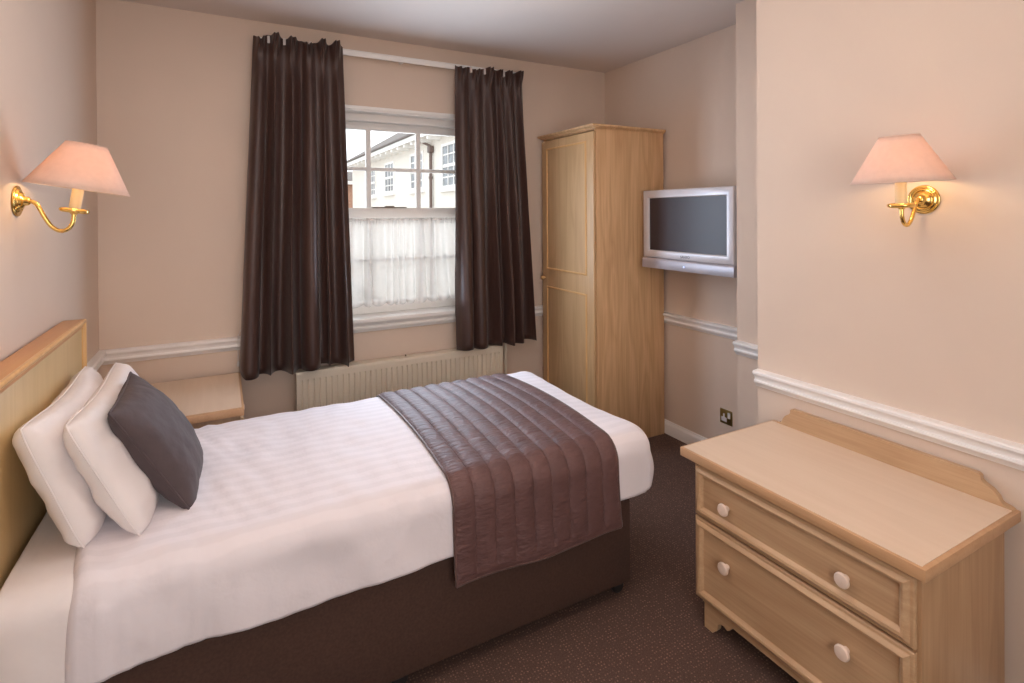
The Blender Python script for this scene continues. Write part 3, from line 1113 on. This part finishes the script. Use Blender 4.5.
pc = MB().tube([(0.622, -0.050, 0.835), (0.621, -0.052, 0.75), (0.622, -0.050, 0.690)], 0.0022, 8, 4)
pc.lathe([(.003, 0), (.007, .004), (.006, .022), (.003, .030)], Matrix.Translation((0.622, -0.050, 0.664)), 12)
pc.tube([(0.622, -0.050, 0.835), (0.672, -0.026, 1.0), (0.70, -0.024, 1.6), (0.755, -0.066, 2.452)], 0.002, 8, 4)
tag(pc.build('pull_cord', M['white_plastic'], None), 'thin cream pull cord hanging at the outer edge of the curtain by the bed', 'cord')

# ------------------------------------------------------------------ wardrobe
wr = thing('wardrobe', 'tall single-door light oak wardrobe in the corner', 'wardrobe', (2.89, -0.35, 0))
VX0, VX1, VY0, VY1, VZ = 2.612, 3.178, -0.658, -0.04, 2.042
c = MB()
c.box(VX0, VX1, VY0, VY0 + 0.02, 0, VZ, 0.002).box(VX0, VX1, VY1 - 0.02, VY1, 0, VZ, 0.002)
c.box(VX1 - 0.012, VX1, VY0 + 0.02, VY1 - 0.02, 0, VZ).box(VX0, VX1, VY0 + 0.02, VY1 - 0.02, VZ - 0.02, VZ).box(VX0 + 0.01, VX1, VY0 + 0.02, VY1 - 0.02, 0.05, 0.07)
c.box(VX0 + 0.02, VX0 + 0.035, VY0 + 0.02, VY1 - 0.02, 0, 0.07)
c.build('carcass', M['wood_robe'], wr)
dd = MB().box(2.593, VX0 - 0.002, VY0 + 0.002, VY1 - 0.002, 0.075, VZ - 0.028, 0.005, 3)
door = dd.build('door', M['wood_door'], wr)
BEAD = [(0, 0), (.001, .004), (.005, .007), (.010, .007), (.014, .004), (.015, 0)]
for z0, z1 in ((1.097, 1.960), (0.155, 0.981)):
    MB().ring((2.593, -0.582, z0), (0, 1, 0), (0, 0, 1), (-1, 0, 0), 0.478, z1 - z0, BEAD).build('panel_moulding', M['wood_trim'], door)
MB().lathe([(.008, 0), (.006, .010), (.014, .016), (.016, .022), (.013, .029), (.004, .032)], Matrix.Translation((2.594, -0.078, 1.036)) @ Matrix.Rotation(-PI / 2, 4, 'Y'), 24).build('knob', M['wood_trim'], door)
CX0, CY0 = VX0, VY0
co = MB()
prof = [(0.0, 0.0), (0.008, 0.0), (0.010, 0.004), (0.016, 0.007), (0.022, 0.010), (0.030, 0.013), (0.032, 0.020), (0.030, 0.025), (0.0, 0.027)]
# cornice on the three free sides, mitred
n = len(prof)
vs, fs = [], []
for d_, z in prof:
    e = d_ * 0.75
    vs += [Vector((VX1, CY0 - e, VZ - 0.012 + z)), Vector((2.600 - d_, CY0 - e, VZ - 0.012 + z)), Vector((2.600 - d_, VY1 + min(e, .02), VZ - 0.012 + z)), Vector((VX1, VY1 + min(e, .02), VZ - 0.012 + z))]
for i in range(n - 1):
    for k in range(4):
        j = (k + 1) % 4
        fs.append((i * 4 + k, i * 4 + j, (i + 1) * 4 + j, (i + 1) * 4 + k))
fs.append((0, 1, 2, 3))
fs.append(tuple((n - 1) * 4 + k for k in range(4)))
co.add(vs, fs).build('cornice', M['wood_robe'], wr)

# ------------------------------------------------------------------ television
tv = thing('television', 'silver flat television on the alcove wall beside the wardrobe', 'television', (3.0, -1.05, 1.39))
TX, TY0, TY1, TZ0, TZ1 = 2.955, -1.404, -0.702, 1.212, 1.640
SY0, SY1, SZ0, SZ1 = -1.353, -0.756, 1.257, 1.591
bz = MB()
bz.ring((TX + 0.022, TY0, TZ0), (0, 1, 0), (0, 0, 1), (-1, 0, 0), TY1 - TY0, TZ1 - TZ0, [(0.004, -0.03), (0, 0), (0, .014), (.003, .020), (.006, .022), (.044, .022), (.049, .018), (.050, .008)])
bz.build('bezel', M['tv_silver'], tv)
MB().box(TX + 0.013, TX + 0.016, SY0 - 0.005, SY1 + 0.005, SZ0 - 0.01, SZ1 + 0.005).build('screen', M['tv_screen'], tv)
MB().box(TX + 0.024, TX + 0.085, TY0 + 0.012, TY1 - 0.012, TZ0 - 0.02, TZ1 - 0.01, 0.008).box(TX + 0.085, TX + 0.12, TY0 + 0.14, TY1 - 0.14, TZ0 + 0.04, TZ1 - 0.08, 0.02).build('back_cover', M['tv_back'], tv)
MB().poly([(TX + 0.030, -1.414, 1.212), (TX - 0.004, -1.414, 1.2115), (TX - 0.011, -1.414, 1.205), (TX - 0.0125, -1.414, 1.200), (TX - 0.0145, -1.414, 1.154), (TX - 0.012, -1.414, 1.149), (TX + 0.04, -1.414, 1.150)], (0, 0.706, 0)).build('speaker_bar', M['tv_bar'], tv)
MB().lathe([(.006, 0), (.006, .002), (.004, .003)], Matrix.Translation((TX - 0.0125, -1.062, 1.176)) @ Matrix.Rotation(-PI / 2 + 0.04, 4, 'Y'), 16).build('power_light', M['led'], tv)
MB().box(TX + 0.11, RW - 0.02, -1.09, -1.03, 1.36, 1.46, 0.004).box(RW - 0.02, RW, -1.16, -0.96, 1.30, 1.52, 0.003).build('wall_bracket', M['dark_plastic'], tv)
tx = bpy.data.curves.new('maker_name', 'FONT')
tx.body = 'SANYO'
tx.size = 0.022
tx.extrude = 0.0004
tx.align_x = 'CENTER'
tx.align_y = 'CENTER'
tmp = bpy.data.objects.new('maker_name_outline', tx)
COL.objects.link(tmp)
bpy.context.view_layer.update()
tme = bpy.data.meshes.new_from_object(tmp.evaluated_get(bpy.context.evaluated_depsgraph_get()))
bpy.data.objects.remove(tmp)
tme.name = 'maker_name'
tme.materials.clear()
tme.materials.append(M['ink'])
to = bpy.data.objects.new('maker_name', tme)
COL.objects.link(to)
to.parent = tv
to.location = Vector((TX - 0.0006, -1.060, 1.233)) - Vector((3.0, -1.05, 1.39))
to.rotation_euler = (PI / 2, 0, -PI / 2)

# ------------------------------------------------------------------ wall socket
sk = thing('wall_socket', 'single brass power socket low on the alcove wall', 'socket', (RW, -1.145, 0.27))
MB().box(RW - 0.006, RW, -1.188, -1.102, 0.228, 0.314, 0.002).build('face_plate', M['brass_dull'], sk)
s_ = MB().box(RW - 0.008, RW - 0.004, -1.166, -1.110, 0.240, 0.296, 0.003)
MB().box(RW - 0.0075, RW - 0.0055, -1.152, -1.112, 0.242, 0.268, 0.001).box(RW - 0.0075, RW - 0.0055, -1.138, -1.126, 0.268, 0.290, 0.001).build('socket_insert', M['white_plastic'], sk)
MB().box(RW - 0.011, RW - 0.005, -1.178, -1.160, 0.268, 0.302, 0.002).build('rocker_switch', M['white_plastic'], sk)

# ------------------------------------------------------------------ chest of drawers
ch = thing('chest_of_drawers', 'pale wood two-drawer chest standing against the bright wall', 'chest of drawers', (2.31, -2.3, 0))
QX0, QX1, QY0, QY1, QZ = 2.075, 2.540, -2.672, -1.957, 0.629
c = MB()
c.box(QX0, QX1, QY0, QY0 + 0.020, 0, QZ - 0.033, 0.002).box(QX0, QX1, QY1 - 0.020, QY1, 0.10, QZ - 0.033, 0.002)
c.box(QX0 + 0.006, QX1, QY1 - 0.045, QY1 - 0.0275, 0, 0.11, 0.002)
c.box(QX1 - 0.012, QX1, QY0 + 0.02, QY1 - 0.02, 0.06, QZ - 0.033).box(QX0 + 0.002, QX1 - 0.012, QY0 + 0.02, QY1 - 0.02, 0.09, 0.105)
c.box(QX0 + 0.002, QX0 + 0.02, QY0 + 0.02, QY1 - 0.02, 0.38, 0.41).box(QX0 + 0.002, QX0 + 0.02, QY0 + 0.02, QY1 - 0.02, 0.575, QZ - 0.033)
c.build('carcass', M['wood_chest_v'], ch)
# plinth with scrolled bracket feet
yl, yr = -1.984, -2.650
out = [(yl, 0), (yl - 0.036, 0.0), (yl - 0.042, 0.010), (yl - 0.050, 0.014), (yl - 0.058, 0.026), (yl - 0.060, 0.044), (yl - 0.070, 0.054), (yl - 0.085, 0.056), (yl - 0.098, 0.050), (yl - 0.108, 0.056), (yl - 0.120, 0.074)]
mir = [(yr + (yl - y), z) for y, z in reversed(out)]
prof2 = out + mir + [(yr, 0.112), (yl, 0.112)]
pl = MB().poly([(QX0 + 0.004, y, z) for y, z in prof2], (0.018, 0, 0))
pl.build('plinth', M['wood_chest'], ch, 30)
tpo = MB().box(2.045, 2.586, -2.694, -1.902, QZ - 0.033, QZ - 0.001, 0.003).build('top', M['edge'], ch)
MB().box(2.054, 2.560, -2.682, -1.911, QZ - 0.004, QZ + 0.0004).build('laminate_inlay', M['laminate'], ch)
# back gallery with scrolled ends
g0, g1 = -1.934, -2.684
sc = [(0, 0), (0, .004), (-.008, .009), (-.018, .011), (-.022, .016), (-.026, .028), (-.036, .042), (-.052, .053), (-.058, .060), (-.058, .071), (-.064, .077)]
pts = [(g0 + a, z) for a, z in sc]
pts += [(g1 - a * 1.3, z) for a, z in reversed(sc)]
MB().poly([(2.560, y, QZ - 0.001 + z) for y, z in pts], (0.020, 0, 0)).build('gallery', M['wood_chest'], ch, 30)
for (z0, z1, kz) in ((0.404, 0.586, 0.485), (0.105, 0.396, 0.285)):
    f = MB().ring((QX0, QY0 + 0.010, z0), (0, 1, 0), (0, 0, 1), (-1, 0, 0), QY1 - QY0 - 0.010, z1 - z0, DP, cap=True)
    dr = f.build('drawer', M['wood_chest'], ch)
    for ky in (-2.096, -2.494):
        MB().lathe([(.009, 0), (.0075, .010), (.009, .014), (.017, .016), (.0205, .021), (.0205, .025), (.018, .029), (.006, .031)],
                   Matrix.Translation((QX0 - 0.008, ky, kz)) @ Matrix.Rotation(-PI / 2, 4, 'Y'), 28).build('knob', M['knob'], dr)


# ------------------------------------------------------------------ wall lamps
def wall_lamp(label, loc, face, tilt_deg, lift, rise):
    """built facing +x, then turned by 'face' about the vertical; the arm swings a little sideways"""
    t = thing('wall_lamp', label, 'wall lamp', loc, 'brass wall lamps')
    R0 = Matrix.Translation(loc) @ Matrix.Rotation(face, 4, 'Z')
    R = R0
    b = MB().lathe([(.046, 0), (.0475, .003), (.046, .006), (.042, .007), (.040, .006), (.037, .007), (.035, .011), (.031, .012), (.028, .010), (.026, .011), (.024, .016), (.018, .018), (.014, .022), (.013, .030), (.008, .034)],
                   R0 @ Matrix.Rotation(PI / 2, 4, 'Y'), 40)
    plate = b.build('backplate', M['brass'], t, 50)
    for a in (0.6, 0.6 + PI):
        s = MB().lathe([(.004, 0), (.004, .003), (.002, .004)], R0 @ Matrix.Translation((.008, .040 * math.cos(a), .040 * math.sin(a))) @ Matrix.Rotation(PI / 2, 4, 'Y'), 10)
        s.build('screw', M['brass'], plate)
    pts = [(.030, 0, 0), (.040, 0, -.003), (.051, 0, -.014), (.066, 0, -.048), (.083, 0, -.078), (.104, 0, -.093), (.124, 0, -.087), (.136, 0, -.066), (.139, 0, -.036)]
    MB().tube([R @ Vector((p_[0], 0, p_[2] + rise * min(1, max(0, (p_[0] - .040) / .04)))) for p_ in pts], 0.0062, 14, 6).build('arm', M['brass'], t, 60)
    tilt = R @ Matrix.Translation((.139, 0, -.034 + rise)) @ Matrix.Rotation(math.radians(tilt_deg), 4, 'Y')
    MB().lathe([(.008, -.008), (.011, -.003), (.028, -.003), (.034, -.002), (.038, .001), (.039, .005), (.038, .009), (.034, .011), (.030, .009), (.016, .007), (.014, .012)], tilt, 36).build('drip_pan', M['brass'], t, 50)
    MB().lathe([(.0155, .008), (.0155, .085), (.012, .087)], tilt, 28).build('candle_sleeve', M['candle'], t)
    MB().lathe([(.010, .087), (.012, .095), (.017, .112), (.017, .124), (.011, .142), (.003, .155)], tilt, 20).build('bulb', M['bulb'], t, 80)
    sh_ = MB()
    z0, z1, r0, r1 = .079 + lift, .222 + lift, .135, .054
    seg = 56
    rows = []
    for k in range(9):
        q = k / 8
        rr, zz = r0 + (r1 - r0) * q, z0 + (z1 - z0) * q
        rows.append([tilt @ Vector((rr * math.cos(2 * PI * i / seg), rr * math.sin(2 * PI * i / seg), zz)) for i in range(seg + 1)])
    sh_.grid(rows)
    so_ = sh_.build('lamp_shade', M['shade'], t, 60, weld=0.0002)
    md_ = so_.modifiers.new('thickness', 'SOLIDIFY')
    md_.thickness = 0.0012
    rim = MB()
    for rr, zz in ((r0, z0), (r1, z1)):
        rim.tube([tilt @ Vector((rr * math.cos(2 * PI * i / 40), rr * math.sin(2 * PI * i / 40), zz)) for i in range(41)], 0.0016, 6, 1)
    rim.build('rim', M['shade'], so_, 80)
    car = MB()
    for i in range(3):
        a = 2 * PI * i / 3
        car.tube([tilt @ Vector((.014 * math.cos(a), .014 * math.sin(a), .090)), tilt @ Vector((.052 * math.cos(a), .052 * math.sin(a), .216 + lift))], 0.0012, 6, 1)
    car.build('shade_carrier', M['brass'], so_)
    lp = tilt @ Vector((0, 0, .122))
    light('wall_lamp_light', 'POINT', lp - Vector(loc), 0.9, (1.0, 0.68, 0.34), radius=0.02, parent=t)
    return t


wall_lamp('brass wall lamp with pink shade above the headboard', (0.0, -1.205, 1.546), 0.0, 9.0, -0.005, 0.0)
wall_lamp('brass wall lamp with pink shade on the bright wall above the chest of drawers', (W2, -2.450, 1.537), PI, 3.5, 0.001, 0.0105)

for o in bpy.data.objects:
    if '_base' in o:
        del o['_base']
